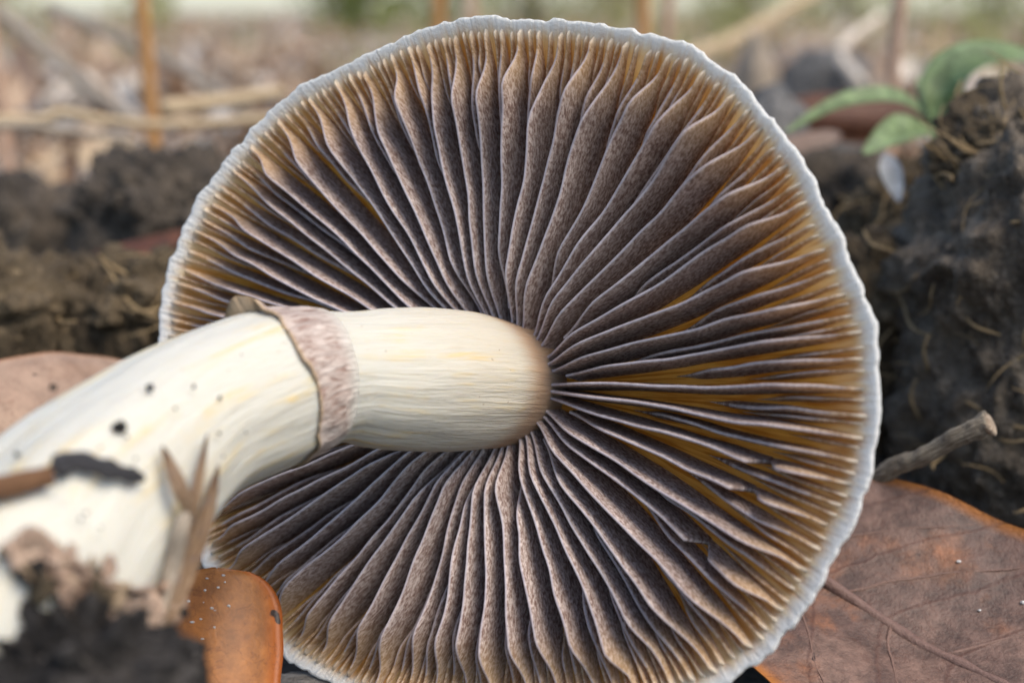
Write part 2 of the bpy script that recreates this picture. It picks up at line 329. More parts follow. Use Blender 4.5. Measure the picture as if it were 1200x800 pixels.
SCRAP = m_soil('bark_scrap', (0.20, 0.125, 0.09), (0.52, 0.36, 0.26), (0.68, 0.52, 0.40), 2.4)
def m_dot(): k = Mat('dew'); return k.fin((0.5, 0.48, 0.45), 0.2, 0.6)
DEW = m_dot()

# ------------------------------------------------------------------ ground, one sheet to the horizon
def terrain(x, y):
    x = np.asarray(x, float); y = np.asarray(y, float)
    p = np.stack([x * 0.55, y * 0.55, 0 * x + 3.3], -1)
    r = np.hypot(x, y)
    z = (0.16 + 0.5 * sstep(4, 20, r)) * fbm(p, 5, 0.55) * (1 - sstep(300, 900, r))
    z = z + 1.5 * sstep(-1.6, -4.2, x) * sstep(1.6, 5.5, y) * (1 - sstep(13, 20, y))
    z = z + 0.45 * sstep(2.0, 4.5, x) * sstep(0.6, 3.0, y) * (1 - sstep(12, 20, y))
    flat = np.exp(-((x / 2.4) ** 2 + ((y + 0.2) / 1.6) ** 2)); z = z * (1 - 0.85 * flat) - 0.06 * flat
    return z - 0.10
ns = 420; q = np.linspace(-1, 1, ns); aa, bb = 2.3, 10.4
gx = aa * np.sinh(bb * q); gy = gx + 4.0
GX, GY = np.meshgrid(gx, gy, indexing='ij')
GV = np.stack([GX, GY, terrain(GX, GY)], -1).reshape(-1, 3)
setp(mk('ground', GV, [f[::-1] for f in grid_faces(ns, ns)], GROUND, origin=(0, 0, 0)), kind='structure')

# ------------------------------------------------------------------ the mushroom
TILT, LIFT = math.radians(27), math.radians(4)
NRM = -FW * math.cos(TILT) * math.cos(LIFT) - RT * math.sin(TILT) * math.cos(LIFT) + UP * math.sin(LIFT)
E1 = nrm(np.cross(UP, NRM)); E2 = np.cross(NRM, E1); CC = np.array([-0.373, -0.298, 2.347])
RIM = np.array([2.657, 2.621, 2.596, 2.578, 2.554, 2.525, 2.493, 2.449, 2.407, 2.367, 2.319, 2.276, 2.263, 2.258, 2.299, 2.353, 2.44, 2.547, 2.661, 2.751, 2.773, 2.786, 2.834, 2.87,
                2.872, 2.846, 2.762, 2.722, 2.754, 2.744, 2.757, 2.726, 2.643, 2.592, 2.548, 2.512, 2.535, 2.524, 2.517, 2.516, 2.558, 2.624, 2.664, 2.682, 2.718, 2.733, 2.742, 2.711])
RTH = np.radians(np.arange(-180, 180, 7.5))
def rim_r(th): return np.interp(th, RTH, RIM, period=2 * np.pi)
CAPH = 0.82
def h_base(u): return -CAPH * (1 - np.asarray(u, float) ** 2.2)
def cap_pt(th, u, h, side=0.0):
    R = rim_r(th); c, s = np.cos(th), np.sin(th)
    rad = (R * u)[..., None] * (c[..., None] * E1 + s[..., None] * E2)
    tan = -s[..., None] * E1 + c[..., None] * E2
    return CC + rad + np.asarray(h)[..., None] * NRM + np.asarray(side)[..., None] * tan

base_pt = at(-75, 830, 6.6); base_pt = np.array([base_pt[0], base_pt[1], 0.0])
mush = thing('mushroom', (CC[0], CC[1], 0.0), 'pale mushroom lying on its side showing dark speckled gills under its round cap', 'mushroom')
nth = 520; th = np.linspace(-np.pi, np.pi, nth, endpoint=False)
prof = [(u, float(h_base(u)), 0) for u in (0.05, 0.2, 0.35, 0.5, 0.62, 0.72, 0.8, 0.86, 0.90, 0.93, 0.95, 0.965, 0.98, 0.992)]
prof += [(1.0, -0.012, 0), (1.002, -0.035, 1), (0.996, -0.065, 1)]
for u in (0.985, 0.965, 0.94, 0.9, 0.84, 0.76, 0.66, 0.54, 0.4, 0.25, 0.1, 0.02):
    prof.append((u, float(h_base(u)) - 0.05 - 0.30 * (1 - u) ** 0.8, 1))
CV, gu_, th_, top_ = [], [], [], []
for (u, h, tp) in prof:
    cren = 0.010 * fbm(np.stack([np.cos(th) * 31, np.sin(th) * 31, 0 * th + 1.7 + u * 9], -1), 3, 0.7) * sstep(0.93, 1.0, u) + 0.02 * vnoise(np.stack([np.cos(th) * 3, np.sin(th) * 3, 0 * th], -1)) * sstep(0.8, 1.0, u)
    CV.append(cap_pt(th, u * (1 + 0.6 * cren), h + cren * 0.8 + 0 * th)); gu_.append(np.full(nth, u)); th_.append(th); top_.append(np.full(nth, tp))
CV = np.concatenate(CV); CF = [f[::-1] for f in grid_faces(len(prof), nth, True)]
nv = len(CV); CV = np.vstack([CV, cap_pt(np.zeros(1), 0.0, np.array([h_base(0.0)])), cap_pt(np.zeros(1), 0.0, np.array([h_base(0.0) - 0.36]))])
for j in range(nth):
    k = (j + 1) % nth; CF.append((nv, j, k)); m0 = (len(prof) - 1) * nth; CF.append((nv + 1, m0 + k, m0 + j))
cap = mk('cap', CV, CF, CAP, mush, origin=CC, attrs={'gu': np.append(np.concatenate(gu_), [0, 0]), 'th': np.append(np.concatenate(th_), [0, 0]), 'top': np.append(np.concatenate(top_), [0, 1])})

NU = 34
VR = np.array([0.0, 0.3, 0.58, 0.80, 0.92, 0.985]); HT = np.array([0.030, 0.022, 0.018, 0.0150, 0.0130, 0.0085])
def gill(th0, kind, gid, depth, u0, cut=None):
    u1 = {0: 0.970, 1: 0.972, 2: 0.974, 3: 0.976}[kind] + rng.normal(0, 0.004)
    u = u0 + (u1 - u0) * np.linspace(0, 1, NU) ** 0.92
    fall0 = {0: 0.77, 1: 0.77, 2: 0.80, 3: 0.82}[kind] + rng.normal(0, 0.026); fall1 = min(0.938 + rng.normal(0, 0.010), u1 - 0.022)
    if kind == 0: up = 0.45 + 0.55 * sstep(u0 - 0.01, u0 + 0.17, u)
    else: up = sstep(u0 - 0.002, u0 + (0.20, 0.20, 0.15, 0.1)[kind], u)
    body = up * (1 - (0.80, 0.74, 0.60, 0.6)[kind] * sstep(fall0, fall1, u)); body *= 1 - 0.97 * sstep(fall1 + 0.01, u1 + 0.004, u)
    body *= (1.06 - 0.26 * sstep(0.35, 0.92, u)); body *= 1 + 0.06 * vnoise(np.stack([u * 9, 0 * u + gid * 3.1, 0 * u], -1))
    if cut is not None:
        body = np.where(u > cut, body * (0.10 + 0.75 * sstep(cut + 0.012, cut + 0.07, u)), body)
    d = depth * body - 0.022 * sstep(0.95, u1, u)
    ln = lambda f, o: vnoise(np.stack([u * f + gid * 1.37, 0 * u + gid * 5.3 + o, 0 * u + o], -1))
    wav = (0.016 * ln(3.6, 1) + 0.005 * ln(12, 2)) * sstep(0.15, 0.6, u); wed = (0.020 * ln(5, 5) + 0.006 * ln(15, 7)) * sstep(0.15, 0.55, u)
    rows = []; av = []; hh = []
    thk = (0.75 if kind > 1 else 1.0) * (0.55 + 0.45 * (1 - sstep(0.85, 0.97, u))) * (1.0 if kind == 0 else 0.12 + 0.88 * sstep(u0, u0 + 0.09, u))
    for sgn, order in ((-1, range(6)), (1, range(5, -1, -1))):
        for i in order:
            v = VR[i]; rows.append((v, sgn * HT[i]))
    rows.insert(6, (1.0, 0.0))
    V = []; gvv = []; hgt = []
    thv = np.full(NU, th0)
    for (v, side) in rows:
        V.append(cap_pt(thv, u, h_base(u) - 0.012 + (d + 0.012) * v, wav + wed * v * np.minimum(1, d / 0.2) + side * thk)); gvv.append(np.full(NU, v)); hgt.append(d * v)
    m = len(rows); V = np.stack(V, 1).reshape(-1, 3); F = grid_faces(NU, m)
    F.append(tuple(range(m))); F.append(tuple((NU - 1) * m + j for j in range(m - 1, -1, -1)))
    gvv = np.stack(gvv, 1).ravel(); hgt = np.stack(hgt, 1).ravel()
    if cut is not None:
        uu = np.repeat(u, m); gvv = np.where((np.abs(uu - cut - 0.008) < 0.02), np.maximum(gvv, 0.97), gvv)
    # shallow ridges near the margin are not pale-edged
    gvv = np.minimum(gvv, 0.86 + 0.14 * np.repeat(sstep(0.015, 0.10, d), m))
    return mk('gill', V, F, GILL, cap, origin=CC, attrs={'rad': np.repeat(u * rim_r(th0), m), 'hgt': hgt, 'gid': np.full(NU * m, gid), 'gv': gvv, 'gu': np.repeat(u, m)})

NG = 58; gth = []
step = 2 * np.pi / NG
for i in range(NG): gth.append(-np.pi + step * (i + 0.11 * rng.uniform(-1, 1)))
for i in range(NG):
    t0 = gth[i]; t1 = gth[(i + 1) % NG] + (2 * np.pi if i == NG - 1 else 0); R0 = rim_r(t0); deg = math.degrees(t0)
    cut = None
    for d_, u_ in ((-12.0, 0.745), (-20.5, 0.74), (-28.5, 0.70)):
        if abs(deg - d_) < 180.0 / NG: cut = u_
    ust = 0.40 / R0
    if i % 4 == 2: ust += rng.uniform(0.02, 0.12)
    gill(t0, 0, i + 0.11, 0.47 * (1 + rng.normal(0, 0.05)), ust, cut)
    tm = t0 + (t1 - t0) * rng.uniform(0.46, 0.54)
    gill(tm, 1, i + 100.3, (0.31 if i % 2 else 0.25) * (1 + rng.normal(0, 0.08)), (0.36 if i % 3 == 0 else 0.52) + rng.uniform(-0.07, 0.09))
    gill(t0 + (tm - t0) * rng.uniform(0.46, 0.54), 2, i + 200.7, 0.15 * (1 + rng.normal(0, 0.12)), 0.70 + rng.uniform(-0.06, 0.06))
    gill(tm + (t1 - tm) * rng.uniform(0.46, 0.54), 2, i + 300.9, 0.13 * (1 + rng.normal(0, 0.12)), 0.73 + rng.uniform(-0.06, 0.06))

# stem
sp = [(612, 452, 10.6, 0.44), (576, 449, 10.2, 0.455), (536, 446, 9.82, 0.475), (490, 444, 9.5, 0.47), (440, 443, 9.22, 0.445), (398, 441, 9.05, 0.41), (352, 446, 8.88, 0.455),
      (300, 461, 8.65, 0.49), (215, 498, 8.2, 0.49), (125, 571, 7.75, 0.565), (45, 655, 7.4, 0.64), (-40, 760, 7.0, 0.68)]
sc_ = np.array([np.append(at(x, y, d), r) for x, y, d, r in sp]); tail = np.append(base_pt + np.array([0, 0, 0.4]), 0.55)
sc_ = np.vstack([sc_, tail]); SPN = 190
sr = catmull(sc_, SPN); spath, srad = sr[:, :3], sr[:, 3]
seg = 88
t_, n1_, n2_ = frames(spath, UP); ang = np.arange(seg) * 2 * np.pi / seg
ssv = np.concatenate([[0], np.cumsum(np.linalg.norm(np.diff(spath, axis=0), axis=1))])
DIR = np.cos(ang)[None, :, None] * n1_[:, None, :] + np.sin(ang)[None, :, None] * n2_[:, None, :]
ca = np.stack([np.cos(ang)[None, :] * 1.2 + 0 * ssv[:, None], np.sin(ang)[None, :] * 1.2 + 0 * ssv[:, None], ssv[:, None] * 0.55 + 0 * ang[None, :]], -1)
lump = (0.035 + 0.05 * sstep(2.6, 4.0, ssv)[:, None]) * fbm(ca * 1.3 + 4.1, 3) + 0.009 * fbm(ca * np.array([8, 8, 0.9]), 3, 0.65)
SV = spath[:, None, :] + DIR * (srad[:, None] * (1 + lump))[..., None]
s_att = np.repeat(ssv, seg) - ssv[15]
V = np.vstack([SV.reshape(-1, 3), spath[0], spath[-1]]); F = grid_faces(SPN, seg, True)
for j in range(seg):
    k = (j + 1) % seg; F.append((SPN * seg, k, j)); F.append((SPN * seg + 1, (SPN - 1) * seg + j, (SPN - 1) * seg + k))
stem = mk('stem', V, F, STEM, mush, attrs={'s': np.append(s_att, [0, 20]), 'ang': np.append(np.tile(ang, SPN), [0, 0])})
# ring: the shrunken skirt pressed against the stem
def px_index(x): 
    v = spath - CAM; xs = 600 + FPX * (v @ RT) / (v @ FW); return int(np.argmin(np.abs(xs - x)))
i0, i1 = px_index(382), px_index(312); nr = 22; idx = np.linspace(i0, i1, nr)
rows = []; e_at = []; s2 = []
for r_i, fi in enumerate(idx):
    e = r_i / (nr - 1); jag = 2.4 * fbm(np.stack([np.cos(ang) * 2.0, np.sin(ang) * 2.0, 0 * ang + 9], -1), 3) * e + 1.8 * (0.5 * np.cos(ang - 0.1)) * e
    f2 = np.clip(fi + jag, 0, SPN - 1.01); a0 = f2.astype(int); fr = f2 - a0; jj = np.arange(seg)
    c = spath[a0] * (1 - fr)[:, None] + spath[a0 + 1] * fr[:, None]; sv = SV[a0, jj] * (1 - fr)[:, None] + SV[a0 + 1, jj] * fr[:, None]; dd = nrm_ = (sv - c) / np.linalg.norm(sv - c, axis=1)[:, None]
    wr = 0.012 * fbm(np.stack([np.cos(ang) * 11, np.sin(ang) * 11, 0 * ang + e * 2.0], -1), 3, 0.7)
    lift = 0.010 + 0.008 * math.sin(math.pi * min(1, e * 1.0)) + 0.012 * sstep(0.75, 1.0, e) * (1 + 0.8 * vnoise(np.stack([np.cos(ang) * 3, np.sin(ang) * 3, 0 * ang + 2], -1))) + wr * sstep(0, 0.2, e)
    lift = lift + 0.10 * sstep(0.8, 1, e) * np.exp(-((np.angle(np.exp(1j * (ang - 0.12)))) / 0.28) ** 2)
    if r_i == 0: lift = lift * 0 - 0.005
    rows.append(sv + dd * lift[:, None] if np.ndim(lift) else sv + dd * lift); e_at.append(np.full(seg, e)); s2.append(ssv[a0])
c = rows[-1]; rows.append(SV[np.clip(a0 - 1, 0, SPN - 1), np.arange(seg)] + dd * 0.004); e_at.append(np.full(seg, 0.97)); s2.append(s2[-1])
ring = mk('ring', np.concatenate(rows), grid_faces(nr + 1, seg, True), RING, stem, attrs={'rim': np.concatenate(e_at), 's': np.concatenate(s2), 'ang': np.tile(ang, nr + 1)})

# ------------------------------------------------------------------ clods of soil
def ico(sub):
    bm = bmesh.new(); bmesh.ops.create_icosphere(bm, subdivisions=sub, radius=1); V = np.array([v.co[:] for v in bm.verts]); F = [[v.index for v in f.verts] for f in bm.faces]; bm.free(); return V, F
ICO = {k: ico(k) for k in (3, 5, 6)}
def clod_shape(c, r, sub=6, seed=0.0, amp=0.35, freq=0.9, fine=0.06, ext=True, cf=2.6):
    V, F = ICO[sub]; c = np.asarray(c, float); r = np.asarray(r, float); W = V * r
    q = W * freq / max(r.mean(), .01) + seed
    d = 1 + amp * fbm(q, 3, 0.5) * 0.6; crumb = np.abs(fbm(W * cf + seed, 4, 0.65))
    W = W * d[:, None] + V * (fine * 2.2 * crumb)[:, None] - V * 0.05
    low = (V[:, 2] < 0) & ext; W[low, 2] = np.where(V[low, 2] < -0.0, V[low, 2] * np.maximum(r[2], c[2] + 0.4) * 1.0, W[low, 2])
    return W + c, F
def clod(c, r, mat, label, seed, sub=6, group=None, amp=0.35, freq=0.9, fine=0.06, ext=True, cf=2.6):
    V, F = clod_shape(c, r, sub, seed, amp, freq, fine, ext, cf); c = np.asarray(c, float)
    root = thing('soil_clod', (c[0], c[1], float(terrain(c[0], c[1]))), label, 'soil', group)
    body = mk('clod_body', V, F, mat, root, origin=c); return root, V, c
fib_src = []
def make_fibre(k):
    n = 9; L = (0.55, 0.95, 0.4, 0.75)[k]; t = np.linspace(-0.5, 0.5, n)
    P = np.stack([t * L, 0.10 * L * np.sin(t * 5 + k), 0.14 * L * np.cos(t * 3 + k) - 0.12 * L], -1)
    V, F, A = tube(P, (0.008 + 0.0035 * k) * (1 - 0.5 * np.abs(t * 2) ** 2), 5); return V, F, A
def fibres(root, V, c, cond, count, seed, scale=1.0):
    r_ = np.random.default_rng(seed); ids = np.nonzero(cond(V))[0]
    meshes = []
    for k in range(4):
        Vf, Ff, A = make_fibre(k); o = mk('straw_fibre', Vf, Ff, FIBRE, root, origin=(0, 0, 0), attrs=A); meshes.append(o)
    for i in range(count):
        o = meshes[i] if i < 4 else copy_of(meshes[int(r_.integers(4))], root)
        p = V[r_.choice(ids)]; nn = nrm(p - c); o.location = Vector((p + nn * 0.02 - ORG[root]) * CM)
        t = nrm(np.cross(nn, r_.normal(size=3)) + nn * r_.normal() * 0.35)
        o.rotation_euler = Vector(t).to_track_quat('X', 'Z').to_euler(); s = scale * r_.uniform(0.6, 1.3); o.scale = (s, s, s)

c = at(1225, 345, 13.4); big, BV, _ = clod(c, (1.38, 1.6, 2.05), SOIL_GREY, 'large smooth grey soil clod with straw fibres matted on its top', 2.1, 6, amp=0.40, freq=1.3, fine=0.085, cf=4.2)
ct = at(1188, 182, 13.3); kt, VT, _ = clod(ct, (0.62, 0.6, 0.38), SOIL_BROWN, 'straw matted brown crust sitting on top of the large grey clod', 15.5, 6, amp=0.5, fine=0.12, ext=False)
fibres(kt, VT, ct, lambda V: (V[:, 2] > ct[2] - 0.35) & (V[:, 1] < ct[1] + 0.3), 80, 13, 1.0)
fibres(big, BV, c, lambda V: (V[:, 2] > c[2] + 0.9) & (V[:, 1] < c[1] + 0.5), 30, 3)
fibres(big, BV, c, lambda V: (V[:, 2] > c[2] - 1.6) & (V[:, 2] < c[2] + 0.9) & (V[:, 1] < c[1]), 60, 23, 0.8)
c2 = at(1075, 300, 15.6); k2, V2, _ = clod(c2, (0.95, 1.0, 1.05), SOIL_BROWN, 'crumbly brown clod full of fibres between the seedling and the grey clod', 5.2, 6, amp=0.5, fine=0.10)
fibres(k2, V2, c2, lambda V: (V[:, 2] > c2[2] - 0.6) & (V[:, 1] < c2[1] + 0.3), 55, 5)
c3 = at(1005, 370, 14.2); k3, V3, _ = clod(c3, (0.55, 0.7, 0.85), SOIL_BROWN, 'small fibrous brown clod tucked against the cap rim', 8.7, 5, amp=0.5, fine=0.10)
fibres(k3, V3, c3, lambda V: (V[:, 2] > c3[2] - 0.5) & (V[:, 1] < c3[1] + 0.2), 30, 7)
c4 = at(985, 235, 18.0); clod(c4, (0.95, 0.9, 0.55), SOIL, 'dark soil lump under the pink leaf behind the cap', 1.9, 5, amp=0.5, fine=0.12)
c5 = at(1085, 575, 14.2); clod(c5, (1.3, 0.8, 0.5), SOIL, 'low dark crumbling soil behind the grey brown twig', 4.4, 5, amp=0.5, fine=0.10)
# left bank
c6 = at(215, 255, 18.5); k6, V6, _ = clod(c6, (1.45, 1.1, 0.95), SOIL, 'big dark soil lump behind the left rim of the cap', 6.6, 6, amp=0.5, fine=0.13)
c7 = at(35, 300, 19.5); clod(c7, (1.2, 1.0, 1.05), SOIL, 'dark soil lump beside the larger lump with a hollow between', 3.1, 5, amp=0.55, fine=0.12)
c8 = at(150, 370, 14.6); k8, V8, _ = clod(c8, (1.1, 0.8, 0.55), SOIL_BROWN, 'crumbly brown soil heap behind the stem and the tan leaf', 9.4, 6, amp=0.5, fine=0.12)
fibres(k8, V8, c8, lambda V: (V[:, 2] > c8[2] - 0.2) & (V[:, 1] < c8[1] + 0.2), 26, 9)
c9 = at(-10, 375, 14.0); clod(c9, (0.85, 0.7, 0.6), SOIL_BROWN, 'brown soil heap rising beside the tan leaf at the stem base', 7.3, 5, amp=0.5, fine=0.12)

# soil clinging to the stem base
cb = at(85, 795, 6.6); kb, VB, _ = clod(cb, (0.50, 0.45, 0.36), SOIL_BLACK, 'black lumpy soil clinging to the base of the mushroom stem', 12.2, 6, amp=0.6, freq=1.6, fine=0.07, cf=6.5)

def on_stem(px, py, lift=0.0):
    """the point of the stem surface in that direction"""
    v = SV.reshape(-1, 3) - CAM; d = v @ FW; x = 600 + FPX * (v @ RT) / d; y = 400 - FPX * (v @ UP) / d
    w = (x - px) ** 2 + (y - py) ** 2; near = np.argsort(w)[:24]; k = near[np.argmin(d[near])]
    p = at(px, py, d[k] - lift); return p
# bark scrap on the stem base
def scrap(pts, depth, thick, mat, name, label, cat, seed, n=90):
    """irregular thick flake: outline given corner by corner, filled as a fan of rings"""
    P = np.array([on_stem(x, y, 0.05) for (x, y) in pts]); m = len(P)
    out = catmull(np.vstack([P, P[:1]]), n + 1)[:-1]; c = out.mean(0); out = c + (out - c) * (1 + 0.16 * fbm(out * 5 + seed, 3))[:, None]; view = nrm(CAM - c)
    R = []; K = 16
    for k in range(K, 0, -1):
        f = k / K; ring = c + (out - c) * f
        ring = ring + view * ((thick * (1 - f ** 3)) + thick * 1.6 * fbm(ring * 5 + seed, 4, 0.65))[:, None] if k < K else ring
        R.append(ring)
    V = np.concatenate(R + [R[0] - view * thick]); F = grid_faces(K, n, True); o = len(V); V = np.vstack([V, c + view * thick, c - view * thick])
    for j in range(n):
        q = (j + 1) % n; F.append((o, (K - 1) * n + j, (K - 1) * n + q)); F.append((o + 1, K * n + q, K * n + j)); F.append((K * n + j, K * n + q, q, j))
    return setp(mk(name, V, F, mat, attrs={'s': V[:, 0] * 2, 'ang': V[:, 2]}), label, cat)
scrap([(8, 640), (45, 620), (90, 655), (150, 690), (205, 690), (208, 725), (150, 742), (85, 728), (60, 690), (20, 672)], [6.55, 6.5, 6.55, 6.75, 7.05, 7.0, 6.75, 6.5, 6.45, 6.45], 0.05, SCRAP,
      'bark_scrap', 'crumbly pinkish tan bark scrap wrapped around the dirty stem base', 'bark', 3.0)
path = np.array([on_stem(*q, l) for q, l in (((58, 549), 0.05), ((88, 540), 0.05), ((116, 547), 0.04), ((143, 554), 0.04), ((170, 562), 0.02))])
V, F, A = tube(catmull(path, 30), np.array([0.008, 0.03] + [0.052 - 0.0010 * i + 0.005 * math.sin(i * 0.9) for i in range(26)] + [0.02, 0.006]), 12, 0.45, 9, 1.0, ref=nrm(CAM - path[2]), flat=0.55)
setp(mk('bark_chip', V, F, BARK, attrs=A), 'dark grey bark sliver lying flat on the cream stem', 'bark')
path = np.array([on_stem(-30, 577, 0.10), on_stem(20, 567, 0.09), on_stem(60, 557, 0.07)])
V, F, A = tube(catmull(path, 16), np.linspace(0.062, 0.052, 16), 12, 0.1, 5, 2.0); setp(mk('stick', V, F, STICK, attrs=A), 'short smooth brown stick end pressed against the stem below the bark sliver', 'stick')
# dry husk: three pointed bracts on a stalk
hroot = thing('dry_husk', at(198, 722, 7.05), 'dry tan split grass husk with pointed tips propped against the stem', 'husk')
def bract(pts, w, mat=HUSK):
    P = catmull(np.array(pts), 24); t, n1, n2 = frames(P, UP); side = nrm(np.cross(nrm(P[-1] - P[0]), nrm(CAM - P[10])))
    tt = np.linspace(0, 1, 24); pf = w * np.clip(np.sin(np.pi * np.clip(tt * 0.93 + 0.06, 0, 1)), 0.03, 1) ** 0.7
    lv = np.linspace(-1, 1, 7); view = nrm(CAM - P[10]); V = []
    for a, lay in ((0.0, 0), (0.02, 1)):
        for i in range(24):
            for v in lv: V.append(P[i] + side * v * pf[i] - view * (0.55 * pf[i] * v * v + a))
    n = 24 * 7; F = [f[::-1] for f in grid_faces(24, 7)] + grid_faces(24, 7, off=n)
    for i in range(23): F.append((i * 7, (i + 1) * 7, n + (i + 1) * 7, n + i * 7)); F.append((i * 7 + 13, i * 7 + 6, n + i * 7 + 6, n + i * 7 + 13))
    V = np.array(V); return mk('bract', V, F, mat, hroot, attrs={'s': np.tile(np.repeat(tt * 2, 7), 2), 'ang': np.tile(lv, 48)})
bract([on_stem(194, 735, 0.15), on_stem(212, 650, 0.14), on_stem(230, 575, 0.12), on_stem(243, 508, 0.06)], 0.034)
bract([on_stem(200, 730, 0.13), on_stem(222, 665, 0.12), on_stem(242, 605, 0.12), on_stem(256, 545, 0.06)], 0.045)
bract([on_stem(226, 605, 0.12), on_stem(214, 580, 0.14), on_stem(204, 555, 0.12), on_stem(190, 522, 0.04)], 0.042)
bract([on_stem(188, 735, 0.12), on_stem(202, 665, 0.12), on_stem(212, 620, 0.10), on_stem(224, 585, 0.09)], 0.045, STALK_GREY)
# crumbs on the stem
for k, (px, py, r, lab) in enumerate([(176, 454, 0.020, 'tiny black soil crumb high on the cream stem'), (62, 454, 0.018, None), (140, 500, 0.035, 'larger black crumb with a pale flake on the stem'), (198, 662, 0.018, 'tiny dark crumb low on the stem beside the husk'),
                                (20, 532, 0.015, None), (258, 466, 0.010, None)]):
    p = on_stem(px, py, 0.0); V, F = ICO[3]; W = V * r * (1 + 0.35 * fbm(V * 2 + k * 3, 2))[:, None] + p
    setp(mk('soil_crumb', W, F, SOIL_BLACK), lab or 'faint small dark crumb on the upper edge of the stem', 'crumb', 'dark crumbs on the mushroom stem')

for k in range(34):
    big_ = k % 3 == 0; t = rng.random(); px, py = 8 + 200 * t + rng.normal(0, 8), 668 + 50 * t + rng.normal(0, 20)
    p = on_stem(px, py, 0.03); V, F = ICO[3]; r = rng.uniform(0.03, 0.075) if big_ else rng.uniform(0.015, 0.04); a = rng.normal(size=(3, 3)); qm, _ = np.linalg.qr(a)
    W = (V * r * np.array([1.4, 1.0, 0.45]) * (1 + 0.55 * fbm(V * 1.8 + k * 3.3, 3))[:, None]) @ qm.T + p
    setp(mk('bark_flake', W, F, (SCRAP, SOIL_BLACK, SOIL_BROWN, HUSK_DULL)[k % 4], attrs={'s': W[:, 0], 'ang': W[:, 2]}), ('crumbly tan bark flake in the dirt round the stem base', 'small black soil flake in the dirt round the stem base', 'small brown soil flake in the dirt round the stem base', 'small dull straw flake in the dirt round the stem base')[k % 4], 'flake', 'flakes of dirt round the stem base')
for k in range(16):
    px, py = rng.uniform(40, 290), 0; py = 690 - px * 0.75 + rng.uniform(-90, 60); p = on_stem(px, py, 0.0); V, F = ICO[3]; r = rng.uniform(0.004, 0.010)
    setp(mk('soil_crumb', V * r * (1 + 0.5 * fbm(V * 2 + k * 3, 2))[:, None] + p, F, SOIL_BLACK), 'dark grain of dirt no larger than a dust speck on the stem', 'crumb', 'dust specks on the mushroom stem')
# ------------------------------------------------------------------ leaves lying about
def veined_leaf(name, label, O, a, n, L, W, mat, rib, veins=6, group=None, ribr=0.05, **kw):
    a = nrm(a); b = nrm(np.cross(n, a)); n = np.cross(a, b); V, F, A, P = leaf_mesh(O, a, b, n, L, W, **kw)
    root = thing(name, O, label, 'leaf', group); mk('blade', V, F, mat, root, attrs=A)
    nx, ny = P.shape[:2]; mid = P[:, ny // 2] - n * 0.018
    if ribr <= 0: return root, P
    Vr, Fr, Ar = tube(catmull(mid[::2], 40), np.linspace(ribr, ribr * 0.35, 40), 10, 0.45, 9); mk('midrib', Vr, Fr, rib, root, attrs=Ar)
    for k in range(veins):
        for s in (-1, 1):
            i = int(nx * (0.14 + 0.72 * (k + 0.55 * rng.random()) / veins + 0.03 * s)); j1 = int(ny // 2 + s * (ny // 2 - 1)); pts = []
            for t in np.linspace(0, 1, 8):
                fi = min(nx - 1.01, i + t ** 1.3 * nx * 0.17); fj = ny // 2 + s * t * (ny // 2 - 1); ii, ij = int(fi), min(ny - 2, int(fj)); u, v = fi - ii, fj - ij
                pts.append((P[ii, ij] * (1 - u) + P[ii + 1, ij] * u) * (1 - v) + (P[ii, ij + 1] * (1 - u) + P[ii + 1, ij + 1] * u) * v)
            pv = np.array(pts) - n * 0.004; pv[1:-1] += b * 0.03 * (rng.random((6, 1)) - 0.5) + a * 0.06 * (rng.random((6, 1)) - 0.5)
            Vv, Fv, Av = tube(catmull(pv, 16), np.linspace(ribr * 0.26, ribr * 0.08, 16), 5, 0.3, 5); mk('vein', Vv, Fv, VEIN_SOFT, root, attrs=Av)
    return root, P
pA, pB, pC, pD = at(935, 657, 10.75), at(1190, 798, 9.75), at(1020, 545, 11.35), at(1200, 660, 10.75)
am = nrm(pB - pA); tm_ = (pC + pD) / 2 - (pA + pB) / 2; nm = nrm(np.cross(am, tm_)); nm = nm if nm[2] > 0 else -nm
bm_ = nrm(np.cross(nm, am)); hw = abs(tm_ @ bm_)
bigleaf, PL = veined_leaf('dead_leaf', 'large purplish brown dead leaf with raised midrib under the cap edge', pA - am * 1.6, am, nm, 6.2, hw * 1.12, LEAF_BIG, RIB_DARK, veins=6, ribr=0.062, nx=60, ny=21, curl=0.16, bend=0.16, wave=0.10, thick=0.03, seed=4.0)
for k, (px, py) in enumerate([(1147, 708), (985, 798), (1192, 702), (993, 700), (1125, 655)]):
    w = PL.reshape(-1, 3) - CAM; d = w @ FW; x = 600 + FPX * (w @ RT) / d; y = 400 - FPX * (w @ UP) / d; j = np.argmin((x - px) ** 2 + (y - py) ** 2)
    V, F = ICO[3]; p = PL.reshape(-1, 3)[j] + nm * 0.012; W = V * np.array([0.014, 0.010, 0.009]) * (0.5 + rng.random()) * (1 + 0.4 * fbm(V * 2 + k, 2))[:, None] + p
    setp(mk('pale_grain', W, F, DEW), 'tiny pale grain lying on the large purplish brown leaf', 'grain', 'pale grains on the big leaf')
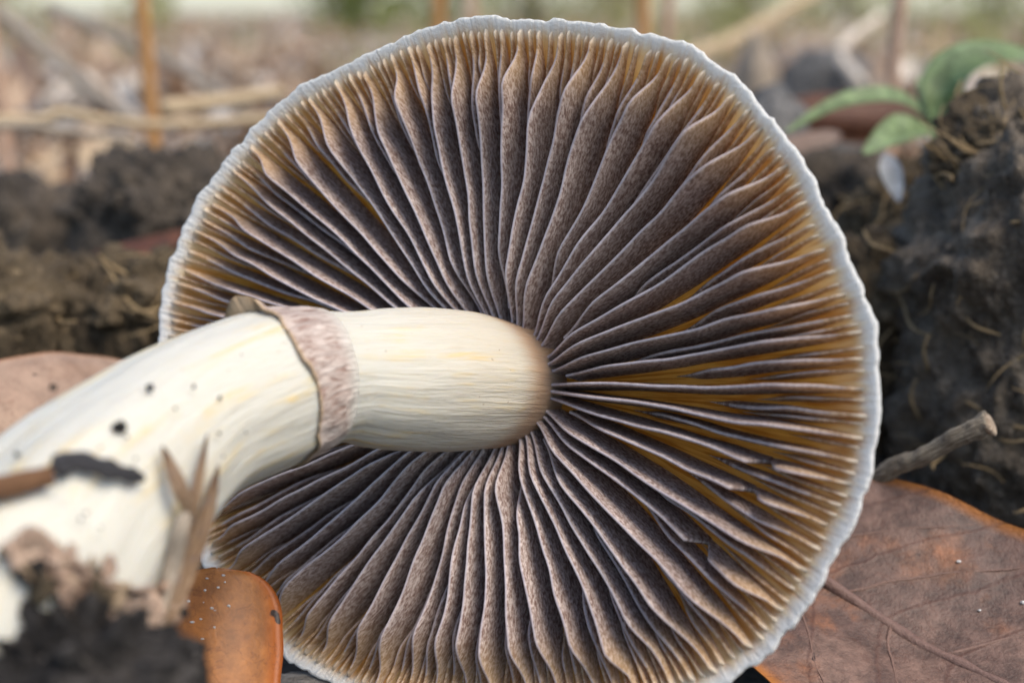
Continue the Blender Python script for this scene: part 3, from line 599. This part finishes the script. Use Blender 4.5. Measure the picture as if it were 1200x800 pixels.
# glossy orange-brown leaf end standing between the stem base and the cap
lo = at(248, 900, 8.9); la = at(250, 662, 9.25) - lo; ln_ = nrm(CAM - at(262, 740, 9.1)); ln_ = nrm(ln_ - (ln_ @ nrm(la)) * nrm(la))
oroot, PO = veined_leaf('dead_leaf', 'glossy orange brown blunt leaf end beside the stem base below the cap', lo, la, ln_, np.linalg.norm(la) * 1.02, 0.46, LEAF_ORANGE, LEAF_ORANGE, veins=0, ribr=0.0, nx=40, ny=17, curl=-0.42, wave=0.03, thick=0.03, shape='blunt', seed=2.0, bend=0.25)
for k in range(26):
    cl = [(36.0, 10.5), (33.5, 12.5), (27.5, 8.5), (30.0, 9.5), (36.5, 6.0), (25.0, 11.0)][k % 6]
    fi, fj = np.clip(cl[0] + rng.normal(0, 1.6), 18, 38.9), np.clip(cl[1] + rng.normal(0, 1.8), 2, 14.9); i, j = int(fi), int(fj); u, v = fi - i, fj - j
    p = (PO[i, j] * (1 - u) + PO[i + 1, j] * u) * (1 - v) + (PO[i, j + 1] * (1 - u) + PO[i + 1, j + 1] * u) * v + ln_ * 0.002
    V, F = ICO[3]; r = rng.uniform(0.002, 0.007)
    setp(mk('pale_grain', V * np.array([r * rng.uniform(1, 2.2), r, r * rng.uniform(0.6, 1.6)]) * (1 + 0.5 * fbm(V * 2 + k, 2))[:, None] + p, F, DEW), 'tiny pale wet grain stuck on the glossy orange leaf', 'grain', 'pale grains on the orange leaf')
# tan leaf behind the stem
lo = at(-90, 480, 11.2); la = at(225, 425, 12.6) - lo; veined_leaf('dead_leaf', 'smooth pinkish tan dead leaf lying behind the stem base', lo, la, nrm(np.array([0.05, -0.75, 0.75])), np.linalg.norm(la), 0.52, LEAF_TAN, LEAF_TAN, veins=0, ribr=0.012, nx=30, ny=13, curl=-0.25, bend=0.3, wave=0.04, seed=6.0)
lo = at(70, 318, 15.6); la = at(245, 265, 17.2) - lo; veined_leaf('dead_leaf', 'narrow rusty brown leaf wedged between the dark lumps on the bank', lo, la, nrm(np.array([0.1, -0.6, 0.8])), np.linalg.norm(la), 0.17, LEAF_RED, LEAF_RED, veins=0, ribr=0.012, nx=24, ny=9, curl=-0.2, wave=0.03, shape='lance', seed=7.0)
# red-brown curled leaf behind the seedling
lo = at(893, 132, 19.5); la = at(1105, 135, 19.5) - lo; veined_leaf('dead_leaf', 'dark red brown curled leaf standing behind the green seedling', lo, la, nrm(np.array([0, -0.9, 0.35])), np.linalg.norm(la), 0.36, LEAF_RED, LEAF_RED, veins=0, ribr=0.015, nx=24, ny=13, curl=-0.5, wave=0.06, seed=8.0)
lo = at(900, 178, 18.2); la = at(985, 158, 17.6) - lo; veined_leaf('dead_leaf', 'pinkish brown leaf corner resting on the dark lump behind the cap', lo, la, nrm(np.array([0, -0.7, 0.7])), np.linalg.norm(la), 0.24, LEAF_TAN, LEAF_TAN, veins=0, ribr=0.01, nx=20, ny=9, curl=-0.2, wave=0.03, seed=9.0)
lo = at(1038, 182, 15.0); la = at(1054, 238, 14.3) - lo; veined_leaf('dead_leaf', 'pale grey withered leaf hanging below the seedling', lo, la, nrm(np.array([-0.2, -0.8, 0.5])), np.linalg.norm(la), 0.11, LEAF_GREY, LEAF_GREY, veins=0, ribr=0.012, nx=20, ny=9, curl=0.3, wave=0.03, shape='lance', seed=10.0)

# ------------------------------------------------------------------ twigs
tw = thing('twig', at(1000, 565, 11.6), 'rough grey brown broken twig poking out between cap and large leaf', 'twig')
path = catmull(np.array([at(985, 574, 11.5), at(1040, 552, 11.2), at(1085, 532, 10.95), at(1130, 509, 10.75), at(1160, 496, 10.65)]), 40)
V, F, A = tube(path, np.linspace(0.060, 0.090, 40) * (1 + 0.10 * np.sin(np.linspace(0, 9, 40))), 18, 0.28, 7, 3.0); mk('bark', V, F, TWIG, tw, attrs=A)
e = path[-1]; dv = nrm(path[-1] - path[-4]); V, F, A = tube(np.array([e - dv * 0.03, e, e + dv * 0.018, e + dv * 0.024]), np.array([0.088, 0.094, 0.076, 0.03]), 18, 0.35, 16, 5.0); mk('broken_end', V, F, TWIG_END, tw, attrs=A)
path = catmull(np.array([at(1128, 622, 13.1), at(1160, 600, 12.8), at(1180, 576, 12.6), at(1192, 560, 12.5)]), 24)
V, F, A = tube(path, np.array(list(np.linspace(0.085, 0.10, 21)) + [0.105, 0.085, 0.03]), 14, 0.2, 5, 8.0); setp(mk('twig', V, F, TWIG_GREY, attrs=A), 'short smooth grey twig stub lying in dark soil beyond the large leaf', 'twig')

V, F, A = tube(catmull(np.array([at(270, 812, 10.5), at(330, 806, 10.3), at(420, 812, 10.15), at(520, 830, 10.1)]), 30), np.linspace(0.13, 0.10, 30), 14, 0.25, 4, 4.0); setp(mk('twig', V, F, TWIG_GREY, attrs=A), 'grey weathered twig lying under the lower edge of the cap', 'twig')
# ------------------------------------------------------------------ green seedling
sb = at(1102, 182, 16.2); sd = thing('seedling', sb, 'small green seedling with arching leaves growing between the clods', 'plant')
def arch_leaf(pts, w, mat, shape=0.8):
    P = catmull(np.array(pts), 26); tt = np.linspace(0, 1, 26); pf = w * np.clip(np.sin(np.pi * np.clip(tt ** shape * 0.96 + 0.02, 0, 1)), 0.06, 1) ** 0.8
    t, _, _ = frames(P); lv = np.linspace(-1, 1, 9); V = []
    side = np.cross(t, nrm(np.array([0.1, -0.55, 0.8]))); side /= np.linalg.norm(side, axis=1)[:, None]; up = np.cross(side, t)
    for off in (0, 0.012):
        for i in range(26):
            for v in lv: V.append(P[i] + side[i] * v * pf[i] + up[i] * (0.35 * pf[i] * abs(v) - off))
    n = 26 * 9; F = grid_faces(26, 9) + [f[::-1] for f in grid_faces(26, 9, off=n)]
    for i in range(25): F.append((i * 9, i * 9 + 9, n + i * 9 + 9, n + i * 9)); F.append((i * 9 + 17, i * 9 + 8, n + i * 9 + 8, n + i * 9 + 17))
    mk('leaf', np.array(V), F, mat, sd, attrs={'lu': np.tile(np.repeat(tt, 9), 2), 'lv': np.tile(lv, 52)})
V, F, A = tube(catmull(np.array([sb + np.array([0, 0, -0.9]), at(1102, 185, 16.2), at(1096, 160, 16.2), at(1092, 140, 16.3)]), 14), np.linspace(0.09, 0.05, 14), 8); mk('stalk', V, F, LEAF_GREEN, sd, attrs={'lu': A['s'], 'lv': A['s'] * 0})
arch_leaf([at(1094, 150, 16.2), at(1070, 125, 16.0), at(1035, 113, 15.8), at(980, 122, 15.6), at(922, 154, 15.4)], 0.135, LEAF_GREEN, 0.85)
arch_leaf([at(1095, 158, 16.1), at(1070, 152, 15.8), at(1045, 160, 15.5), at(1012, 180, 15.2)], 0.22, LEAF_GREEN)
arch_leaf([at(1098, 150, 16.2), at(1103, 105, 16.1), at(1130, 76, 16.0), at(1175, 66, 15.9), at(1235, 76, 15.7)], 0.27, LEAF_GREEN)
arch_leaf([at(1093, 155, 16.3), at(1086, 125, 16.3), at(1080, 105, 16.4), at(1076, 90, 16.5)], 0.09, LEAF_GREEN)
arch_leaf([at(1100, 165, 16.1), at(1095, 180, 15.8), at(1085, 195, 15.6), at(1075, 200, 15.4)], 0.13, LEAF_GREEN)

# ------------------------------------------------------------------ background: stalks, stones, litter
def stalk(name, pts, r0, r1, mat, label, n=40, cat='stalk', group=None, rough=0.08):
    V, F, A = tube(catmull(np.array(pts), n), np.linspace(r0, r1, n), 9, rough, 2.0, random.random() * 9); return setp(mk(name, V, F, mat, attrs=A), label, cat, group)
def ground_at(px, y_depth):
    p = at(px, 100, y_depth); return np.array([p[0], p[1], float(terrain(p[0], p[1]))])
def upright(px, d, lean, h, r, mat, label):
    g = ground_at(px, d) + np.array([0, 0, -0.3]); stalk('dry_stalk', [g, g + np.array([lean * 0.3, 0.1, h * 0.35]), g + np.array([lean * 0.7, 0.0, h * 0.7]), g + np.array([lean, 0.1, h])], r * 1.05, r * 0.8, mat, label)
upright(177, 27, -0.2, 9.5, 0.145, STALK_ORANGE, 'upright orange brown dry stalk crossing the pale lying straw')
upright(750, 30, 0.1, 11, 0.16, STALK_ORANGE, 'upright orange brown dry stalk just behind the cap top')
upright(781, 31, 0.0, 11, 0.13, STALK_PINK, 'upright pinkish dry stalk close beside the orange brown one')
upright(1044, 23, 0.1, 8, 0.12, STALK_PINK, 'upright pinkish dry stalk behind the red brown leaf')
upright(512, 34, 0.1, 11, 0.17, STALK_ORANGE, 'upright dark orange stalk partly hidden behind the cap')
upright(556, 40, -0.2, 11, 0.17, STALK_PINK, 'upright brown stalk showing just over the cap crest')
upright(0, 24, -0.1, 4.2, 0.12, STALK_PINK, 'short reddish stalk stub before the pale lying straw')
stalk('straw', [at(-60, 138, 21), at(40, 140, 21.6), at(75, 133, 21.8), at(130, 142, 22), at(210, 146, 22.6), at(330, 138, 23.4)], 0.085, 0.07, STRAW, 'pale bent straw lying level along the top of the soil bank', rough=0.25)
stalk('straw', [at(-60, 150, 20.5), at(30, 148, 20.8), at(110, 158, 21), at(160, 165, 21.3)], 0.07, 0.05, STALK_GREY, 'thin grey straw lying just below the pale bent straw')
stalk('straw', [at(190, 128, 24), at(250, 120, 24.5), at(330, 108, 25.2)], 0.16, 0.11, STRAW, 'short thick tan straw beside the orange brown stalk')
stalk('straw', [at(-40, -20, 31), at(60, 65, 29), at(110, 108, 27.5), at(160, 142, 26.5)], 0.15, 0.13, STALK_GREY, 'thick grey brown stem leaning down to the pale straw')
stalk('straw', [at(60, 10, 48), at(140, 45, 44), at(230, 90, 40), at(290, 130, 37)], 0.22, 0.17, STALK_GREY, 'grey stem slanting behind the orange brown stalk')
stalk('straw', [at(770, 80, 42), at(850, 50, 44), at(920, 12, 47), at(960, -10, 49)], 0.24, 0.20, STRAW, 'tan dry stem slanting above the right shoulder of the cap')
stalk('straw', [at(1010, 100, 34), at(985, 60, 36), at(1030, 20, 38)], 0.15, 0.13, STRAW_PALE, 'pale kinked straw between the two dark stones')
def stone(px, py, d, r, label, seed, mat=STONE):
    c = at(px, py, d); V, F = ICO[5]; r = np.asarray(r); W = V * r * (1 + 0.22 * fbm(V * 1.3 + seed, 3))[:, None]
    W[:, :2] *= (1 + 0.9 * np.clip(0.35 - V[:, 2], 0, 1))[:, None]; W[:, 2] = np.where(V[:, 2] < 0, V[:, 2] * max(r[2], c[2] + 0.3), W[:, 2]); setp(mk('stone', W + c, F, mat, origin=c), label, 'stone')
stone(905, 128, 19.0, (0.30, 0.3, 0.32), 'dark grey rounded stone beside the cap shoulder', 1.1)
stone(968, 75, 36, (0.75, 0.7, 0.42), 'dark stone behind the red brown leaf', 4.1)
stone(885, 75, 40, (0.42, 0.5, 1.0), 'upright grey weathered stub beyond the cap shoulder', 6.2, STALK_GREY)

def scatter_leaf(L, W, seed):
    V, F, A, P = leaf_mesh(np.array([-L / 2, 0, 0.0]), np.array([1.0, 0, 0]), np.array([0, 1.0, 0]), np.array([0, 0, 1.0]), L, W, nx=12, ny=7, curl=random.uniform(-.4, .5), bend=random.uniform(-.7, .7), wave=0.12, thick=0.03, seed=seed); return V, F, A
srcs = []
for k in range(6):
    V, F, A = scatter_leaf(2.6 + 0.5 * k, 0.7 + 0.12 * (k % 3), k * 2.3); srcs.append((V, F, A))
mats = [LEAF_TAN, m_leaf('leaf_pale', (0.5, 0.38, 0.28), (0.6, 0.47, 0.36), (0.46, 0.33, 0.23), (0.4, 0.25, 0.15), (0.3, 0.2, 0.12), 0.6), LEAF_BIG, LEAF_RED, LEAF_TAN, m_leaf('leaf_buff', (0.42, 0.30, 0.18), (0.52, 0.39, 0.25), (0.36, 0.22, 0.12), (0.4, 0.25, 0.15), (0.3, 0.2, 0.12), 0.6)]
proto = []
for k in range(6):
    V, F, A = srcs[k]; o = mk('fallen_leaf', V, F, mats[k], origin=(0, 0, 0), attrs=A); proto.append(o)
names = ['pink tan fallen leaf in the litter behind the mushroom', 'pale buff fallen leaf in the litter behind the mushroom', 'purplish brown fallen leaf in the litter behind the mushroom', 'rusty red fallen leaf in the litter behind the mushroom', 'long pink tan fallen leaf in the litter behind the mushroom', 'yellowish buff fallen leaf in the litter behind the mushroom']
cnt = [0] * 6
for i in range(84):
    k = i % 6; d = 24 * (6.5 ** rng.random()); x = rng.uniform(-0.40, 0.40) * d
    o = proto[k] if cnt[k] == 0 else copy_of(proto[k]); cnt[k] += 1
    y = CAM[1] + d; z = float(terrain(x, y)); s = rng.uniform(0.7, 1.25)
    o.location = Vector((x * CM, y * CM, (z + 0.35 * s) * CM)); o.rotation_euler = (rng.normal(0, 0.45), rng.normal(0, 0.4), rng.uniform(0, 6.28)); o.scale = (s, s, s)
    setp(o, names[k], 'leaf', 'fallen leaves in the blurred litter')
pale = m_leaf('leaf_highlight', (0.62, 0.54, 0.44), (0.72, 0.64, 0.54), (0.56, 0.47, 0.36), (0.6, 0.5, 0.36), (0.5, 0.4, 0.3), 0.6, spots=False)  # very pale colour stands in for sunlit glints; these leaves are added
src = None
for k, (px, d, h, s_) in enumerate([(30, 62, 3.2, 1.0), (52, 55, 2.6, 0.6), (78, 66, 4.4, 1.2), (118, 70, 4.4, 1.3), (150, 75, 4.6, 1.1), (215, 72, 4.4, 1.2), (262, 80, 4.7, 1.2), (300, 85, 4.6, 1.0), (330, 78, 4.2, 0.8), (640, 80, 4.2, 0.9), (860, 90, 4.6, 1.0), (935, 38, 1.4, 0.8),
                                  (985, 95, 4.6, 1.0), (1060, 90, 4.2, 1.0), (1110, 95, 4.6, 1.2), (1160, 85, 4.3, 1.1), (820, 100, 4.7, 1.0), (430, 95, 4.6, 0.9)]):
    p = at(px, 100, d); z = float(terrain(p[0], p[1]))
    if src is None: V, F, A = scatter_leaf(2.4, 0.8, 3.3); src = o = mk('fallen_leaf', V, F, pale, origin=(0, 0, 0), attrs=A)
    else: o = copy_of(src)
    o.location = Vector((p[0] * CM, p[1] * CM, (z + 0.9 * s_) * CM)); o.rotation_euler = (rng.normal(0.9, 0.3), rng.normal(0, 0.5), rng.normal(0.3, 0.5)); o.scale = (s_, s_, s_)
    setp(o, 'cream leaf added to the far litter as a bright highlight near the skyline', 'leaf', 'cream leaves added as highlights in the far litter')
# uncountable litter further off
LV, LF, LT = [], [], []; nb = 0
for i in range(9000):
    d = 20 * (40 ** rng.random()); x = rng.uniform(-0.5, 0.5) * d * 1.1; y = CAM[1] + d
    if d < 27 and abs(x) > 2: continue
    L = rng.uniform(0.5, 2.4) * (1 + d / 300); W = L * rng.choice([0.08, 0.25, 0.35, 0.45]); a = rng.uniform(0, 6.28); tl = rng.normal(0, 0.5); tx = nrm([math.cos(a), math.sin(a), tl]); ty = nrm(np.cross([rng.normal(0, .4), rng.normal(0, .4), 1], tx)); tn = np.cross(tx, ty)
    c = np.array([x, y, float(terrain(x, y)) + 0.15 + abs(tl) * L * 0.45]); t = rng.random()
    for u in (-1, -0.4, 0.4, 1):
        for v in (-1, 0, 1): LV.append(c + tx * u * L / 2 + ty * v * W / 2 * (1 - 0.75 * u * u) + tn * (0.12 * L * (u * u) * rng.uniform(0.4, 1.4) + 0.2 * W * abs(v)))
    LF += grid_faces(4, 3, off=nb); LT += [t] * 12; nb += 12
setp(mk('leaf_litter', LV, LF, LITTER, origin=(0, 0, 0), attrs={'tint': LT}), 'scattered dry leaf and straw scraps covering the ground behind', 'litter', kind='stuff')
# dry and green grass far off
BV_, BF, BT = [], [], []; nb = 0
for tuft in range(110):
    d = 70 * (9 ** rng.random()); x0 = rng.uniform(-0.42, 0.42) * d; g = rng.random()
    if x0 < -0.12 * d and rng.random() < 0.72: continue
    for i in range(16):
        x = x0 + rng.normal(0, 0.012 * d + 0.6); y = CAM[1] + d + rng.normal(0, 2); h = rng.uniform(1.5, 4.6 if x0 < -0.1 * d else 6.0) * (0.8 + d / 400); w = rng.uniform(0.12, 0.3) * (0.8 + d / 220); z = float(terrain(x, y)) - 0.2
        a = rng.uniform(0, 6.28); l = rng.normal(0, 0.35, 2) * h; tint = np.clip(g + rng.normal(0, 0.2), 0, 1); ct = np.array([math.cos(a), math.sin(a), 0])
        for k in range(5):
            f = k / 4; c = np.array([x + l[0] * f * f, y + l[1] * f * f, z + h * f]); ww = w * (1 - 0.9 * f); 
            BV_ += [c - ct * ww / 2, c + ct * ww / 2]; BT += [tint] * 2
        BF += grid_faces(5, 2, off=nb); nb += 10
setp(mk('grass', BV_, BF, GREENS, origin=(0, 0, 0), attrs={'tint': BT}), 'blurred yellow green grass growing far behind the mushroom', 'grass', kind='stuff')

# low shrubs on the skyline
def shrub(px, d, w, h, n, tint, label):
    g = ground_at(px, d); root = thing('shrub', g, label, 'shrub', 'shrubs far behind the mushroom'); SV_, SF_ = [], []; nb = 0
    for k in range(7):
        e = g + np.array([rng.normal(0, w * 0.45), rng.normal(0, w * 0.3), h * rng.uniform(0.6, 0.95)]); m_ = (g + e) / 2 + rng.normal(0, w * 0.08, 3)
        V, F, A = tube(catmull(np.array([g + np.array([rng.normal(0, w * 0.1), 0, -1.0]), m_, e]), 10), np.linspace(0.016 * h, 0.005 * h, 10), 6); mk('branch', V, F, TWIG, root, attrs=A)
    V, T, F = [], [], []
    for k in range(n):
        f = rng.random() ** 0.8; c = g + np.array([rng.normal(0, w * (0.30 + 0.25 * math.sin(3.1 * f))), rng.normal(0, w * 0.35), h * f]); L = rng.uniform(0.03, 0.06) * h; a, b = nrm(rng.normal(size=3)), nrm(rng.normal(size=3)); b = nrm(np.cross(a, b))
        V += [c - a * L, c + b * L * 0.4, c + a * L, c - b * L * 0.4]; F.append((4 * k, 4 * k + 1, 4 * k + 2, 4 * k + 3)); t = float(np.clip(tint + rng.normal(0, 0.16), 0, 1)); T += [t] * 4
    mk('foliage', V, F, GREENS, root, attrs={'tint': T}, smooth=False)
for px, d, w, h, n, t, lab in [(5, 420, 20, 45, 900, 0.8, 'pale dry shrub beyond the leaning grey stem'), (180, 380, 9, 40, 500, 0.6, 'thin olive shrub right behind the orange brown stalk'), (425, 360, 24, 50, 1300, 0.15, 'dark green shrub beyond the dark lump over the cap'),
                               (520, 460, 26, 50, 1100, 0.35, 'olive shrub showing over the cap crest'), (625, 420, 22, 45, 900, 0.55, 'yellow green shrub over the highest part of the cap'), (720, 400, 20, 45, 900, 0.75, 'straw coloured shrub behind the paired upright stalks'), (870, 420, 20, 45, 800, 0.45, 'yellow green shrub beyond the slanting tan stem'),
                               (985, 470, 30, 50, 1000, 0.6, 'broad pale olive shrub beyond the dark stone'), (1165, 430, 20, 45, 800, 0.35, 'green shrub far beyond the seedling')]:
    shrub(px, d, w, h, n, t, lab)
